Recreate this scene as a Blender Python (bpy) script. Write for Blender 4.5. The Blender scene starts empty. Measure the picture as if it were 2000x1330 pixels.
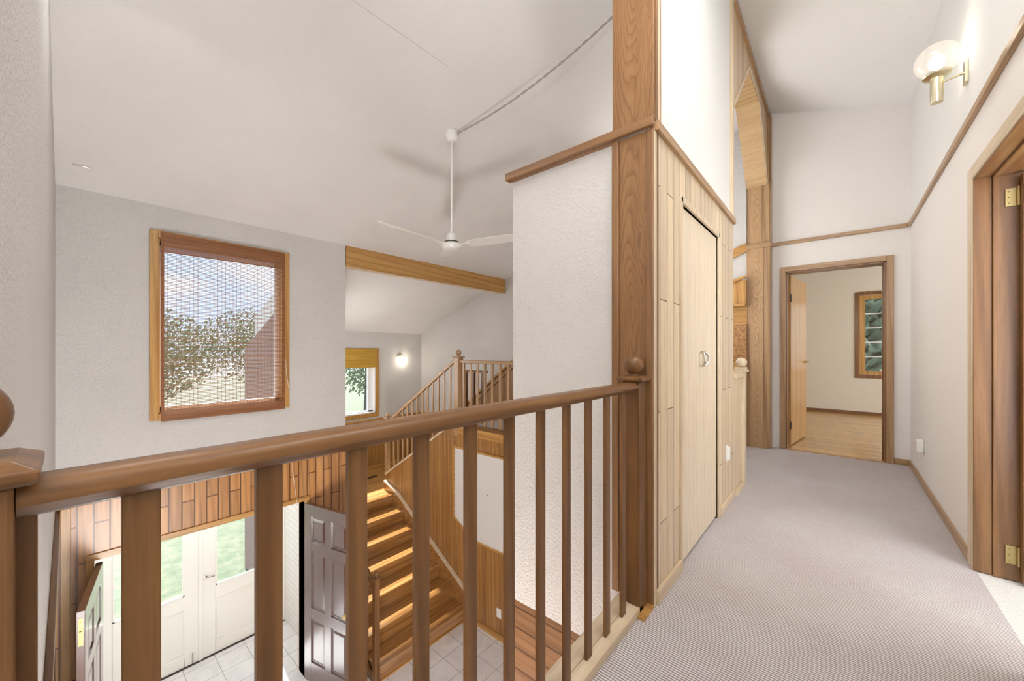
import bpy, bmesh, math, random
from mathutils import Vector, Matrix
random.seed(7)
S = bpy.context.scene
COL = S.collection
PI = math.pi
# ------------------------------------------------------------------ camera
EYE = 1.16
cd = bpy.data.cameras.new('camera'); cam = bpy.data.objects.new('camera', cd); COL.objects.link(cam)
cd.sensor_fit = 'HORIZONTAL'; cd.sensor_width = 36.0
cd.lens = 743.7/2000*36.0
cd.shift_y = 18.0/2000
cd.clip_start = 0.02; cd.clip_end = 300
cam.location = (0, 0, EYE)
cam.rotation_euler = (PI/2, 0, math.atan(636.1/743.7))
S.camera = cam
# ------------------------------------------------------------------ colour
S.view_settings.view_transform = 'Standard'; S.view_settings.look = 'None'
S.view_settings.gamma = 1; S.view_settings.use_curve_mapping = False
S.view_settings.exposure = 0.0
# ------------------------------------------------------------------ world: bright sky with soft clouds
w = bpy.data.worlds.new('sky'); S.world = w; w.use_nodes = True
nt = w.node_tree; nt.nodes.clear()
wo = nt.nodes.new('ShaderNodeOutputWorld'); wb = nt.nodes.new('ShaderNodeBackground')
tc = nt.nodes.new('ShaderNodeTexCoord'); mp = nt.nodes.new('ShaderNodeMapping'); mp.inputs['Scale'].default_value = (1.5, 1.5, 4)
nz = nt.nodes.new('ShaderNodeTexNoise'); nz.inputs['Scale'].default_value = 2.2; nz.inputs['Detail'].default_value = 6
cr = nt.nodes.new('ShaderNodeValToRGB')
cr.color_ramp.elements[0].position = .42; cr.color_ramp.elements[0].color = (.55, .72, 1.0, 1)
cr.color_ramp.elements[1].position = .58; cr.color_ramp.elements[1].color = (1, 1, 1, 1)
L = nt.links
L.new(tc.outputs['Generated'], mp.inputs['Vector']); L.new(mp.outputs[0], nz.inputs['Vector'])
L.new(nz.outputs['Fac'], cr.inputs['Fac']); L.new(cr.outputs[0], wb.inputs['Color'])
wb.inputs['Strength'].default_value = 2.2
L.new(wb.outputs[0], wo.inputs['Surface'])
# ------------------------------------------------------------------ unseen fill lamps, added to brighten the rooms, and the sun
def area(name, loc, target, sx, sy, power, col=(1, .97, .93)):
    d = bpy.data.lights.new(name, 'AREA'); d.shape = 'RECTANGLE'; d.size = sx; d.size_y = sy; d.energy = power; d.color = col
    o = bpy.data.objects.new(name, d); COL.objects.link(o); o.location = loc
    o.rotation_euler = (Vector(target)-Vector(loc)).to_track_quat('-Z', 'Y').to_euler()
    return o
area('foyer_top_fill', (-2.4, .35, 3.1), (-2.4, .36, 0), 1.1, .5, 9, (1, .985, .97))  # added fill lamp above the view, no roof light there
area('under_loft_fill', (-.84, .42, -1.35), (-3.0, .40, -.55), .8, 1.7, 165, (1, .985, .97))  # added fill lamp hidden under the loft, brightens foyer walls and ceiling
area('foyer_bounce_fill', (-.35, -.9, 1.4), (-.4, -.9, 3.6), .8, .8, 26, (1, .98, .96))  # added lamp behind the camera, aimed up to brighten the foyer ceiling
area('hall_bounce_fill', (.3, -1.2, 2.1), (.3, -.8, 3.9), .6, .6, 75, (1, .98, .96))  # added lamp behind the camera, aimed up to brighten the hall ceiling
area('hall_top_fill', (.0, 1.5, 3.70), (.0, 1.51, 0), .7, 1.5, 33, (1, .985, .97))  # added downward fill for the hall, no roof opening modelled
area('side_room_fill', (1.35, 2.25, 1.45), (-.6, 2.5, 1.75), 1.3, 1.8, 50, (1, .985, .965))  # added unseen fill shining through the right doorway onto the closet wall
area('stair_opening_fill', (-1.75, 4.35, 2.0), (.5, 4.5, 2.9), 1.3, 1.8, 29, (1, .985, .97))  # added fill hidden behind the closet block, lights the far hall
area('stair_hall_fill', (-6.1, 2.42, .75), (-5.9, 5.3, .6), 1.6, 1.1, 26, (1, .99, .98))  # added fill hidden behind the window wall, brightens the stair hall
area('porch_fill', (-5.45, 1.0, -.56), (-5.45, 1.001, -3), .8, 1.4, 9, (1, .98, .95))  # added fill hidden by the door header, brightens the storm doors
area('bedroom_fill', (3.0, 7.4, 1.5), (-1, 7.4, 1.2), 1.8, 1.6, 45, (1, .97, .92))  # added unseen fill for the end room
sd = bpy.data.lights.new('sun', 'SUN'); sd.energy = 19; sd.angle = math.radians(2.5); sd.color = (1, .98, .95)
so = bpy.data.objects.new('sun', sd); COL.objects.link(so); so.rotation_euler = Vector((1, -.14, -1.02)).to_track_quat('-Z', 'Y').to_euler()

# ================================================================== materials
def newmat(name):
    m = bpy.data.materials.new(name); m.use_nodes = True
    t = m.node_tree; t.nodes.clear()
    o = t.nodes.new('ShaderNodeOutputMaterial'); b = t.nodes.new('ShaderNodeBsdfPrincipled')
    t.links.new(b.outputs[0], o.inputs['Surface'])
    return m, t, b, o
def pos(t, scale=(1, 1, 1), rot=(0, 0, 0), loc=(0, 0, 0)):
    g = t.nodes.new('ShaderNodeNewGeometry'); m = t.nodes.new('ShaderNodeMapping')
    m.inputs['Scale'].default_value = scale; m.inputs['Rotation'].default_value = rot; m.inputs['Location'].default_value = loc
    t.links.new(g.outputs['Position'], m.inputs['Vector']); return m.outputs[0]
def noise(t, vec, scale, detail=4, rough=.55, dist=0):
    n = t.nodes.new('ShaderNodeTexNoise'); n.inputs['Scale'].default_value = scale; n.inputs['Detail'].default_value = detail
    n.inputs['Roughness'].default_value = rough; n.inputs['Distortion'].default_value = dist
    t.links.new(vec, n.inputs['Vector']); return n.outputs['Fac']
def ramp(t, fac, stops):
    r = t.nodes.new('ShaderNodeValToRGB'); e = r.color_ramp.elements
    while len(e) < len(stops): e.new(.5)
    for k, (p, c) in enumerate(stops):
        e[k].position = p; e[k].color = (*c, 1)
    t.links.new(fac, r.inputs['Fac']); return r.outputs[0]
def mix(t, fac, a, b, mode='MIX'):
    n = t.nodes.new('ShaderNodeMix'); n.data_type = 'RGBA'; n.blend_type = mode
    for s, v in ((n.inputs[0], fac), (n.inputs[6], a), (n.inputs[7], b)):
        if isinstance(v, (int, float)): s.default_value = v
        elif isinstance(v, tuple): s.default_value = (*v, 1)
        else: t.links.new(v, s)
    return n.outputs[2]
def bump(t, b, h, strength, dist=.01):
    n = t.nodes.new('ShaderNodeBump'); n.inputs['Strength'].default_value = strength; n.inputs['Distance'].default_value = dist
    t.links.new(h, n.inputs['Height']); t.links.new(n.outputs[0], b.inputs['Normal']); return n
def plain(name, col, rough=.5, metal=0, coat=0, spec=.5):
    m, t, b, o = newmat(name)
    b.inputs['Base Color'].default_value = (*col, 1); b.inputs['Roughness'].default_value = rough
    b.inputs['Metallic'].default_value = metal; b.inputs['Coat Weight'].default_value = coat
    b.inputs['Specular IOR Level'].default_value = spec
    return m
def plaster(name, col, scale=140, strength=.35, stain=0.06, bd=.006):
    m, t, b, o = newmat(name)
    p = pos(t)
    big = noise(t, p, 1.3, 3)
    c = ramp(t, big, [(.3, tuple(x*(1-stain) for x in col)), (.7, col)])
    sp = noise(t, p, scale*1.6, 2, .7)
    spk = ramp(t, sp, [(.28, (.80, .80, .80)), (.42, (1, 1, 1))])
    t.links.new(mix(t, .5, c, spk, 'MULTIPLY'), b.inputs['Base Color'])
    b.inputs['Roughness'].default_value = .85; b.inputs['Specular IOR Level'].default_value = .25
    bump(t, b, noise(t, p, scale, 3, .65), strength, bd)
    return m
def wood(name, c1, c2, axis='Z', rough=.38, coat=.25, fig=1.0, crough=.22, ring=.8, planks=None, groove=(.12, .05, .015)):
    """axis: grain direction. planks: (along, across axis letters, plank length, plank width, seam width)"""
    m, t, b, o = newmat(name)
    lo, hi = .7, 15.0
    sc = {'X': (lo, hi, hi), 'Y': (hi, lo, hi), 'Z': (hi, hi, lo)}[axis]
    p = pos(t, sc)
    n1 = noise(t, p, 1.0, 3, .55, .8*fig)
    # growth-ring bands
    w_ = t.nodes.new('ShaderNodeTexWave'); w_.wave_type = 'BANDS'; w_.bands_direction = 'DIAGONAL'
    w_.inputs['Scale'].default_value = .55; w_.inputs['Distortion'].default_value = 4.5*fig; w_.inputs['Detail'].default_value = 2.5
    w_.inputs['Detail Scale'].default_value = .7
    t.links.new(p, w_.inputs['Vector'])
    fine = noise(t, pos(t, tuple(x*9 for x in sc)), 1.0, 2, .6)
    mid = tuple((a+bb)/2 for a, bb in zip(c1, c2))
    base = ramp(t, n1, [(.3, c2), (.5, mid), (.68, c1)])
    rings = ramp(t, w_.outputs['Fac'], [(.0, (.72, .68, .62)), (.35, (.97, .97, .97)), (1, (1, 1, 1))])
    col = mix(t, ring, base, rings, 'MULTIPLY')
    pores = ramp(t, fine, [(.34, (.74, .70, .66)), (.5, (1, 1, 1))])
    col = mix(t, .55, col, pores, 'MULTIPLY')
    if planks:
        along, across, ln, wd, seam, off = planks
        g = t.nodes.new('ShaderNodeNewGeometry'); sx = t.nodes.new('ShaderNodeSeparateXYZ'); cx = t.nodes.new('ShaderNodeCombineXYZ')
        t.links.new(g.outputs['Position'], sx.inputs[0])
        t.links.new(sx.outputs[along], cx.inputs[0]); t.links.new(sx.outputs[across], cx.inputs[1])
        mo = t.nodes.new('ShaderNodeMapping'); mo.inputs['Location'].default_value = (20.13, 20+off, 0)
        t.links.new(cx.outputs[0], mo.inputs['Vector'])
        br = t.nodes.new('ShaderNodeTexBrick')
        br.inputs['Scale'].default_value = 1; br.inputs['Brick Width'].default_value = ln; br.inputs['Row Height'].default_value = wd
        br.inputs['Mortar Size'].default_value = seam; br.inputs['Mortar Smooth'].default_value = .3; br.inputs['Bias'].default_value = 0
        br.offset = .5; br.inputs['Color1'].default_value = (.74, .70, .68, 1); br.inputs['Color2'].default_value = (1.12, 1.08, 1.0, 1)
        br.inputs['Mortar'].default_value = (1, 1, 1, 1)
        t.links.new(mo.outputs[0], br.inputs['Vector'])
        col = mix(t, .8, col, br.outputs['Color'], 'MULTIPLY')
        col = mix(t, br.outputs['Fac'], col, groove)
        inv = t.nodes.new('ShaderNodeMath'); inv.operation = 'SUBTRACT'; inv.inputs[0].default_value = 1
        t.links.new(br.outputs['Fac'], inv.inputs[1])
        bump(t, b, inv.outputs[0], .6, .004)
    else:
        bump(t, b, fine, .08, .002)
    t.links.new(col, b.inputs['Base Color'])
    b.inputs['Roughness'].default_value = rough; b.inputs['Coat Weight'].default_value = coat; b.inputs['Coat Roughness'].default_value = crough
    return m

M = {}
M['wall'] = plaster('stippled_plaster', (.72, .70, .675), 75, .9, .06, .016)
M['ceil'] = plaster('stippled_ceiling', (.82, .805, .785), 150, .4)
M['smooth'] = plaster('smooth_plaster', (.80, .765, .74), 60, .06, .03)
M['smoothhi'] = plaster('smooth_upper_plaster', (.78, .78, .765), 60, .06, .02)
M['hallceil'] = plaster('hall_ceiling', (.82, .815, .80), 60, .05, .03)
M['cream'] = plaster('cream_plaster', (.73, .67, .575), 60, .05, .03)
OAK1, OAK2 = (.47, .30, .155), (.36, .21, .10)  # lit tone of the oak; near post and front trims use a shaded copy
for a in 'XYZ':
    M['oak'+a] = wood('oak_grain_'+a.lower(), OAK1, OAK2, a)
    M['rail'+a] = wood('brown_oak_grain_'+a.lower(), (.235, .115, .040), (.13, .056, .019), a, rough=.40, coat=.22)
    M['rail'+a].node_tree.nodes['Principled BSDF'].inputs['Specular IOR Level'].default_value = .3
    M['pale'+a] = wood('pale_ash_grain_'+a.lower(), (.72, .60, .44), (.63, .50, .33), a, rough=.4, coat=.15, fig=.4, ring=.3)
    M['jamb'+a] = wood('amber_fir_grain_'+a.lower(), (.27, .135, .05), (.18, .08, .026), a, rough=.35, coat=.3, fig=.4)
    M['gold'+a] = wood('golden_fir_grain_'+a.lower(), (.58, .33, .10), (.46, .23, .06), a, rough=.4, fig=.4)
for a in 'XZ': M['post'+a] = wood('shaded_oak_post_'+a.lower(), (.29, .15, .062), (.20, .095, .035), a, rough=.45, coat=.08, fig=1.7)  # same oak darkened: shade on the near post and front trims is in the colour
M['archlin'] = wood('pale_arch_lining', (.60, .41, .22), (.50, .32, .15), 'X', fig=.4)
M['seam'] = plain('ceiling_seam', (.55, .54, .53), .9)
M['stairY'] = wood('stair_oak', (.48, .24, .075), (.30, .13, .03), 'Y', rough=.22, coat=1.0, crough=.12)
M['stairY'].node_tree.nodes['Principled BSDF'].inputs['Coat IOR'].default_value = 1.75
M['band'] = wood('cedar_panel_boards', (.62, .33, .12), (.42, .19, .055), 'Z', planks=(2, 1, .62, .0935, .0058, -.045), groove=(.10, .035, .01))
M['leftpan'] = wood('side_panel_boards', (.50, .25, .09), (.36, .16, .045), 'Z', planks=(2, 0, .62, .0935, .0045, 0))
M['beadX'] = wood('beadboard_x', (.46, .25, .085), (.36, .18, .055), 'Z', fig=.3, planks=(2, 0, 8, .045, .0025, 0), groove=(.2, .09, .025))
M['beadY'] = wood('beadboard_y', (.50, .29, .09), (.40, .20, .06), 'Z', fig=.3, planks=(2, 1, 8, .045, .0025, 0), groove=(.2, .09, .025))
M['horizpan'] = wood('horizontal_boards', (.25, .135, .065), (.18, .09, .04), 'X', planks=(0, 2, 30, .122, .006, .02), groove=(.07, .03, .01))
M['closet'] = wood('lit_closet_boards', (.75, .635, .475), (.68, .555, .395), 'Z', fig=.4, rough=.42, coat=.1, ring=.25, planks=(2, 1, 1.05, .0975, .0032, .04), groove=(.20, .11, .05))  # same wood as the posts, paled: light on the closet is in the colour
M['leaf'] = wood('pale_closet_leaf', (.77, .665, .51), (.70, .59, .44), 'Z', fig=.35, rough=.4, coat=.1, ring=.22)  # bifold leaves paled likewise, light painted into the base colour
M['archbead'] = wood('pale_beadboard', (.68, .52, .33), (.60, .43, .25), 'Z', fig=.3, planks=(2, 1, 8, .05, .002, 0), groove=(.33, .2, .1))
M['roomfloor'] = wood('honey_strip_floor', (.62, .38, .13), (.50, .28, .08), 'X', rough=.22, coat=.4, fig=.4, planks=(0, 1, .9, .075, .001, 0), groove=(.3, .15, .05))
M['landing'] = wood('landing_floor', (.58, .34, .12), (.45, .22, .07), 'Y', rough=.22, coat=.5, fig=.4, planks=(1, 0, .9, .075, .001, 0), groove=(.25, .12, .04))
M['mahog'] = wood('dark_mahogany', (.12, .055, .045), (.07, .03, .025), 'Z', rough=.25, coat=1, fig=.4)
M['mahog'].node_tree.nodes['Principled BSDF'].inputs['Coat IOR'].default_value = 2.3
M['vpaint'] = plain('cream_door_paint', (.77, .755, .70), .35)
M['white'] = plain('white_plastic', (.85, .85, .82), .35)
M['fan'] = plain('white_enamel', (.80, .79, .76), .3, coat=.3)
M['board'] = plain('white_hardboard', (.74, .74, .73), .4)
M['brass'] = plain('brass', (.50, .38, .17), .38, 1)
M['satin'] = plain('satin_brass', (.72, .66, .48), .28, 1)
M['nickel'] = plain('nickel', (.6, .56, .5), .25, 1)
M['dark'] = plain('dark_metal', (.06, .045, .035), .5, .6)
M['cordm'] = plain('taupe_cord', (.36, .32, .29), .7)
M['string'] = plain('pale_string', (.75, .68, .58), .8)
M['bark'] = plain('bark', (.15, .14, .14), .9)
M['siding'] = plain('brown_siding', (.30, .22, .20), .8)
M['vinyl'] = plain('window_vinyl', (.85, .86, .86), .4)
# flat-sawn oak face boards with cathedral figure
def cathedral(name, xc, zoff, c1, c2):
    m, t, b, o = newmat(name)
    g = t.nodes.new('ShaderNodeNewGeometry'); sx = t.nodes.new('ShaderNodeSeparateXYZ'); t.links.new(g.outputs['Position'], sx.inputs[0])
    def mth(op, a, b_=None, c_=None):
        n = t.nodes.new('ShaderNodeMath'); n.operation = op
        for i, v in enumerate((a, b_, c_)):
            if v is None: continue
            if isinstance(v, (int, float)): n.inputs[i].default_value = v
            else: t.links.new(v, n.inputs[i])
        return n.outputs[0]
    wob = noise(t, pos(t, (6, 6, 1.6)), 1.6, 3, .5)
    u = mth('MULTIPLY', mth('SUBTRACT', sx.outputs[0], xc), 26.0)
    u = mth('ADD', u, mth('MULTIPLY', mth('SUBTRACT', wob, .5), 2.2))
    v = mth('MULTIPLY', mth('PINGPONG', mth('ADD', sx.outputs[2], zoff), .85), 3.2)
    d = mth('SQRT', mth('ADD', mth('MULTIPLY', u, u), mth('MULTIPLY', v, v)))
    d = mth('ADD', d, mth('MULTIPLY', wob, 1.3))
    fr = mth('FRACT', mth('MULTIPLY', d, 3.6))
    rings = ramp(t, fr, [(0, (.60, .52, .44)), (.16, (.80, .75, .70)), (.5, (1, 1, 1)), (.93, (.98, .97, .96)), (1, (.62, .54, .46))])
    base = ramp(t, noise(t, pos(t, (14, 14, .8)), 1, 3), [(.3, c2), (.7, c1)])
    pores = ramp(t, noise(t, pos(t, (160, 160, 7)), 1, 2, .6), [(.34, (.76, .72, .68)), (.5, (1, 1, 1))])
    col = mix(t, .6, mix(t, .75, base, rings, 'MULTIPLY'), pores, 'MULTIPLY')
    t.links.new(col, b.inputs['Base Color']); b.inputs['Roughness'].default_value = .45
    return m
M['cath'] = cathedral('shaded_cathedral_oak', -.735, .35, (.31, .16, .066), (.23, .112, .042))  # darker copy, paints the shade on the near post
M['cathfar'] = cathedral('lit_cathedral_oak', -.735, .9, (.52, .34, .18), (.43, .26, .13))  # lighter copy, paints the light on the far post
# bamboo blind
m, t, b, o = newmat('bamboo_slats')
p = pos(t, (8, 3, 160)); c = ramp(t, noise(t, p, 1, 3), [(.3, (.17, .06, .018)), (.7, (.33, .13, .04))])
t.links.new(c, b.inputs['Base Color']); b.inputs['Roughness'].default_value = .5; M['bamboo'] = m
m, t, b, o = newmat('bamboo_shade_gold')
p = pos(t, (8, 3, 120)); c = ramp(t, noise(t, p, 1, 3), [(.3, (.40, .22, .02)), (.7, (.62, .38, .06))])
t.links.new(c, b.inputs['Base Color']); b.inputs['Roughness'].default_value = .5; M['bamboogold'] = m
# carpet
m, t, b, o = newmat('ribbed_loop_carpet')
p = pos(t)
sx = t.nodes.new('ShaderNodeSeparateXYZ'); t.links.new(p, sx.inputs[0])
mu = t.nodes.new('ShaderNodeMath'); mu.operation = 'MULTIPLY'; mu.inputs[1].default_value = 2*PI/.0112; t.links.new(sx.outputs[1], mu.inputs[0])
wob = noise(t, pos(t, (20, 60, 20)), 3, 2)
ma = t.nodes.new('ShaderNodeMath'); ma.operation = 'MULTIPLY_ADD'; ma.inputs[1].default_value = 1.2; t.links.new(wob, ma.inputs[0]); t.links.new(mu.outputs[0], ma.inputs[2])
si = t.nodes.new('ShaderNodeMath'); si.operation = 'SINE'; t.links.new(ma.outputs[0], si.inputs[0])
h = t.nodes.new('ShaderNodeMath'); h.operation = 'MULTIPLY_ADD'; h.inputs[1].default_value = .5; h.inputs[2].default_value = .5; t.links.new(si.outputs[0], h.inputs[0])
fib = noise(t, p, 260, 2, .8); big = noise(t, p, 2.2, 4)
yarn = ramp(t, fib, [(.25, (.44, .40, .40)), (.5, (.70, .68, .68)), (.75, (.88, .87, .88))])
rib = ramp(t, h.outputs[0], [(.08, (.26, .21, .21)), (.55, (1, 1, 1))])
c = mix(t, .9, yarn, rib, 'MULTIPLY')
tint = ramp(t, big, [(.35, (.93, .89, .89)), (.65, (1, 1, 1))])
c = mix(t, 1.0, c, tint, 'MULTIPLY')
t.links.new(c, b.inputs['Base Color']); b.inputs['Roughness'].default_value = .95; b.inputs['Specular IOR Level'].default_value = .1
bump(t, b, h.outputs[0], .5, .004); M['carpet'] = m
m, t, b, o = newmat('pale_loop_carpet')
c = ramp(t, noise(t, pos(t), 240, 2, .8), [(.3, (.5, .5, .47)), (.7, (.78, .78, .75))]); t.links.new(c, b.inputs['Base Color'])
b.inputs['Roughness'].default_value = .95; M['palecarpet'] = m
# tile
m, t, b, o = newmat('white_floor_tile')
br = t.nodes.new('ShaderNodeTexBrick'); br.offset = 0; br.inputs['Scale'].default_value = 1
br.inputs['Brick Width'].default_value = .305; br.inputs['Row Height'].default_value = .305; br.inputs['Mortar Size'].default_value = .0035
br.inputs['Color1'].default_value = (.84, .84, .86, 1); br.inputs['Color2'].default_value = (.88, .88, .89, 1); br.inputs['Mortar'].default_value = (.42, .41, .41, 1)
t.links.new(pos(t, loc=(3.404+3.05, -3.03+3.05, 0)), br.inputs['Vector'])
vein = ramp(t, noise(t, pos(t), 5, 5, .6, 1), [(.4, (.92, .92, .93)), (.6, (1, 1, 1))])
t.links.new(mix(t, 1, br.outputs['Color'], vein, 'MULTIPLY'), b.inputs['Base Color']); b.inputs['Roughness'].default_value = .25; M['tile'] = m
# white painted brick
m, t, b, o = newmat('white_painted_brick')
g = t.nodes.new('ShaderNodeNewGeometry'); sx = t.nodes.new('ShaderNodeSeparateXYZ'); cx = t.nodes.new('ShaderNodeCombineXYZ')
t.links.new(g.outputs['Position'], sx.inputs[0]); t.links.new(sx.outputs[0], cx.inputs[0]); t.links.new(sx.outputs[2], cx.inputs[1])
br = t.nodes.new('ShaderNodeTexBrick'); br.inputs['Scale'].default_value = 1; br.inputs['Brick Width'].default_value = .2; br.inputs['Row Height'].default_value = .075
br.inputs['Mortar Size'].default_value = .005; br.inputs['Color1'].default_value = (.82, .80, .76, 1); br.inputs['Color2'].default_value = (.78, .76, .72, 1); br.inputs['Mortar'].default_value = (.66, .64, .6, 1)
t.links.new(cx.outputs[0], br.inputs['Vector']); t.links.new(br.outputs['Color'], b.inputs['Base Color']); b.inputs['Roughness'].default_value = .7; M['brick'] = m
# burl-like brown niche back
m, t, b, o = newmat('mottled_burl')
c = ramp(t, noise(t, pos(t), 40, 4, .7, 1), [(.35, (.16, .06, .02)), (.6, (.50, .26, .09))]); t.links.new(c, b.inputs['Base Color']); M['burl'] = m
# glass (thin)
def glass(name, tint, refl):
    m, t, b, o = newmat(name); t.nodes.remove(b)
    tr = t.nodes.new('ShaderNodeBsdfTransparent'); gl = t.nodes.new('ShaderNodeBsdfGlossy'); mx = t.nodes.new('ShaderNodeMixShader')
    tr.inputs[0].default_value = (*tint, 1); gl.inputs['Roughness'].default_value = .03; mx.inputs[0].default_value = refl
    t.links.new(tr.outputs[0], mx.inputs[1]); t.links.new(gl.outputs[0], mx.inputs[2]); t.links.new(mx.outputs[0], o.inputs['Surface'])
    return m
M['glass'] = glass('window_glass', (.95, .97, .97), .06)
m, t, b, o = newmat('frosted_globe_glass')
tr = t.nodes.new('ShaderNodeBsdfTransparent'); tl = t.nodes.new('ShaderNodeBsdfTranslucent'); gl = t.nodes.new('ShaderNodeBsdfGlossy')
tl.inputs[0].default_value = (1, .95, .88, 1); gl.inputs['Roughness'].default_value = .08
m1 = t.nodes.new('ShaderNodeMixShader'); m1.inputs[0].default_value = .10; m2 = t.nodes.new('ShaderNodeMixShader'); m2.inputs[0].default_value = .08
t.links.new(tr.outputs[0], m1.inputs[1]); t.links.new(tl.outputs[0], m1.inputs[2]); t.links.new(m1.outputs[0], m2.inputs[1]); t.links.new(gl.outputs[0], m2.inputs[2])
t.links.new(m2.outputs[0], o.inputs['Surface']); t.nodes.remove(b); M['globe'] = m
def emit(name, col, s):
    m, t, b, o = newmat(name); t.nodes.remove(b); e = t.nodes.new('ShaderNodeEmission'); e.inputs[0].default_value = (*col, 1); e.inputs[1].default_value = s
    t.links.new(e.outputs[0], o.inputs['Surface']); return m
M['bulb'] = emit('lit_bulb', (1, .93, .8), 14)
def leafmat(name, a, bcol, sc):
    m, t, b, o = newmat(name)
    c = ramp(t, noise(t, pos(t), sc, 5, .7), [(.35, a), (.65, bcol)]); t.links.new(c, b.inputs['Base Color']); b.inputs['Roughness'].default_value = .8; return m
M['grass'] = leafmat('lawn_grass', (.03, .065, .018), (.12, .125, .07), 5)
M['leaves'] = leafmat('tree_leaves', (.13, .18, .10), (.32, .38, .25), 3)
M['conifer'] = leafmat('conifer_needles', (.05, .08, .05), (.19, .24, .15), 4)

# ================================================================== builders
class MB:
    def __init__(s): s.v = []; s.f = []; s.smooth = []
    def add(s, vs, fs, smooth=False):
        n = len(s.v); s.v += [Vector(v) for v in vs]; s.f += [tuple(i+n for i in f) for f in fs]; s.smooth += [smooth]*len(fs); return s
    def box(s, x0, x1, y0, y1, z0, z1, mat=None):
        x0, x1 = sorted((x0, x1)); y0, y1 = sorted((y0, y1)); z0, z1 = sorted((z0, z1))
        vs = [Vector((x, y, z)) for z in (z0, z1) for y in (y0, y1) for x in (x0, x1)]
        if mat: vs = [mat @ v for v in vs]
        return s.add(vs, [(0, 2, 3, 1), (4, 5, 7, 6), (0, 1, 5, 4), (2, 6, 7, 3), (0, 4, 6, 2), (1, 3, 7, 5)])
    def prism(s, poly, axis, lo, hi):
        """poly: 2D points; axis 'Y': points are (x,z); 'X': (y,z); 'Z': (x,y)"""
        def P(a, b, h): return {'Y': (a, h, b), 'X': (h, a, b), 'Z': (a, b, h)}[axis]
        ar = sum(poly[i][0]*poly[(i+1) % len(poly)][1]-poly[(i+1) % len(poly)][0]*poly[i][1] for i in range(len(poly)))
        if ar < 0: poly = poly[::-1]
        if axis == 'Y': poly = poly[::-1]
        n = len(poly); vs = [P(a, b, lo) for a, b in poly]+[P(a, b, hi) for a, b in poly]
        fs = [tuple(range(n))[::-1], tuple(range(n, 2*n))]+[(i, (i+1) % n, (i+1) % n+n, i+n) for i in range(n)]
        return s.add(vs, fs)
    def beam(s, p0, p1, wy, hz, up=(0, 0, 1)):
        p0, p1 = Vector(p0), Vector(p1); d = (p1-p0).normalized(); u = Vector(up); sd = d.cross(u).normalized(); u2 = sd.cross(d).normalized()
        vs = [p+sd*a*wy/2+u2*b_*hz/2 for p in (p0, p1) for a, b_ in ((-1, -1), (1, -1), (1, 1), (-1, 1))]
        return s.add(vs, [(0, 1, 2, 3), (7, 6, 5, 4), (0, 4, 5, 1), (1, 5, 6, 2), (2, 6, 7, 3), (3, 7, 4, 0)])
    def lathe(s, c, prof, n=28, rot=None):
        c = Vector(c); vs = []; fs = []; k = len(prof)
        for i in range(n):
            a = 2*PI*i/n
            for r, z in prof:
                v = Vector((r*math.cos(a), r*math.sin(a), z))
                if rot: v = rot @ v
                vs.append(c+v)
        for i in range(n):
            j = (i+1) % n
            for q in range(k-1): fs.append((i*k+q, j*k+q, j*k+q+1, i*k+q+1))
        return s.add(vs, fs, True)
    def sphere(s, c, r, seg=28, rings=16, sq=(1, 1, 1)):
        prof = [(r*math.sin(PI*i/rings), -r*math.cos(PI*i/rings)) for i in range(rings+1)]
        n0 = len(s.v); s.lathe((0, 0, 0), prof, seg)
        for i in range(n0, len(s.v)): v = s.v[i]; s.v[i] = Vector((v.x*sq[0], v.y*sq[1], v.z*sq[2]))+Vector(c)
        return s
    def tube(s, pts, r, n=8, cap=True):
        pts = [Vector(p) for p in pts]; vs = []; fs = []
        for i, p in enumerate(pts):
            d = (pts[min(i+1, len(pts)-1)]-pts[max(i-1, 0)]).normalized()
            a = Vector((0, 0, 1)) if abs(d.z) < .9 else Vector((1, 0, 0)); x = d.cross(a).normalized(); y = d.cross(x)
            rr = r[i] if isinstance(r, (list, tuple)) else r
            for k in range(n):
                q = 2*PI*k/n; vs.append(p+(x*math.cos(q)+y*math.sin(q))*rr)
        for i in range(len(pts)-1):
            for k in range(n): fs.append((i*n+k, i*n+(k+1) % n, (i+1)*n+(k+1) % n, (i+1)*n+k))
        if cap: fs.append(tuple(range(n))[::-1]); fs.append(tuple((len(pts)-1)*n+k for k in range(n)))
        return s.add(vs, fs, True)
    def loft(s, sections, smooth=True):
        n = len(sections[0]); vs = [v for sec in sections for v in sec]; fs = []
        for i in range(len(sections)-1):
            for k in range(n): fs.append((i*n+k, i*n+(k+1) % n, (i+1)*n+(k+1) % n, (i+1)*n+k))
        fs.append(tuple(range(n))[::-1]); fs.append(tuple((len(sections)-1)*n+k for k in range(n)))
        return s.add(vs, fs, smooth)
    def build(s, name, mat, parent=None, bevel=0, seg=2, origin=None, **props):
        org = world(parent) if parent else (Vector(origin) if origin else Vector((0, 0, 0)))
        if parent is not None: org = world(parent)
        me = bpy.data.meshes.new(name); me.from_pydata([tuple(v-org) for v in s.v], [], s.f); me.update()
        bm = bmesh.new(); bm.from_mesh(me); bmesh.ops.remove_doubles(bm, verts=bm.verts, dist=1e-6)
        bmesh.ops.recalc_face_normals(bm, faces=bm.faces); bm.to_mesh(me); bm.free()
        if any(s.smooth):
            for p in me.polygons: p.use_smooth = True
            try: me.set_sharp_from_angle(angle=math.radians(40))
            except Exception: pass
        me.materials.append(M[mat] if isinstance(mat, str) else mat)
        o = bpy.data.objects.new(name, me); COL.objects.link(o)
        if parent is not None: o.parent = parent
        else: o.location = org
        if bevel:
            bv = o.modifiers.new('edge', 'BEVEL'); bv.width = bevel; bv.segments = seg; bv.limit_method = 'ANGLE'; bv.angle_limit = math.radians(35)
        for k, v in props.items(): o[k] = v
        return o
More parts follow.
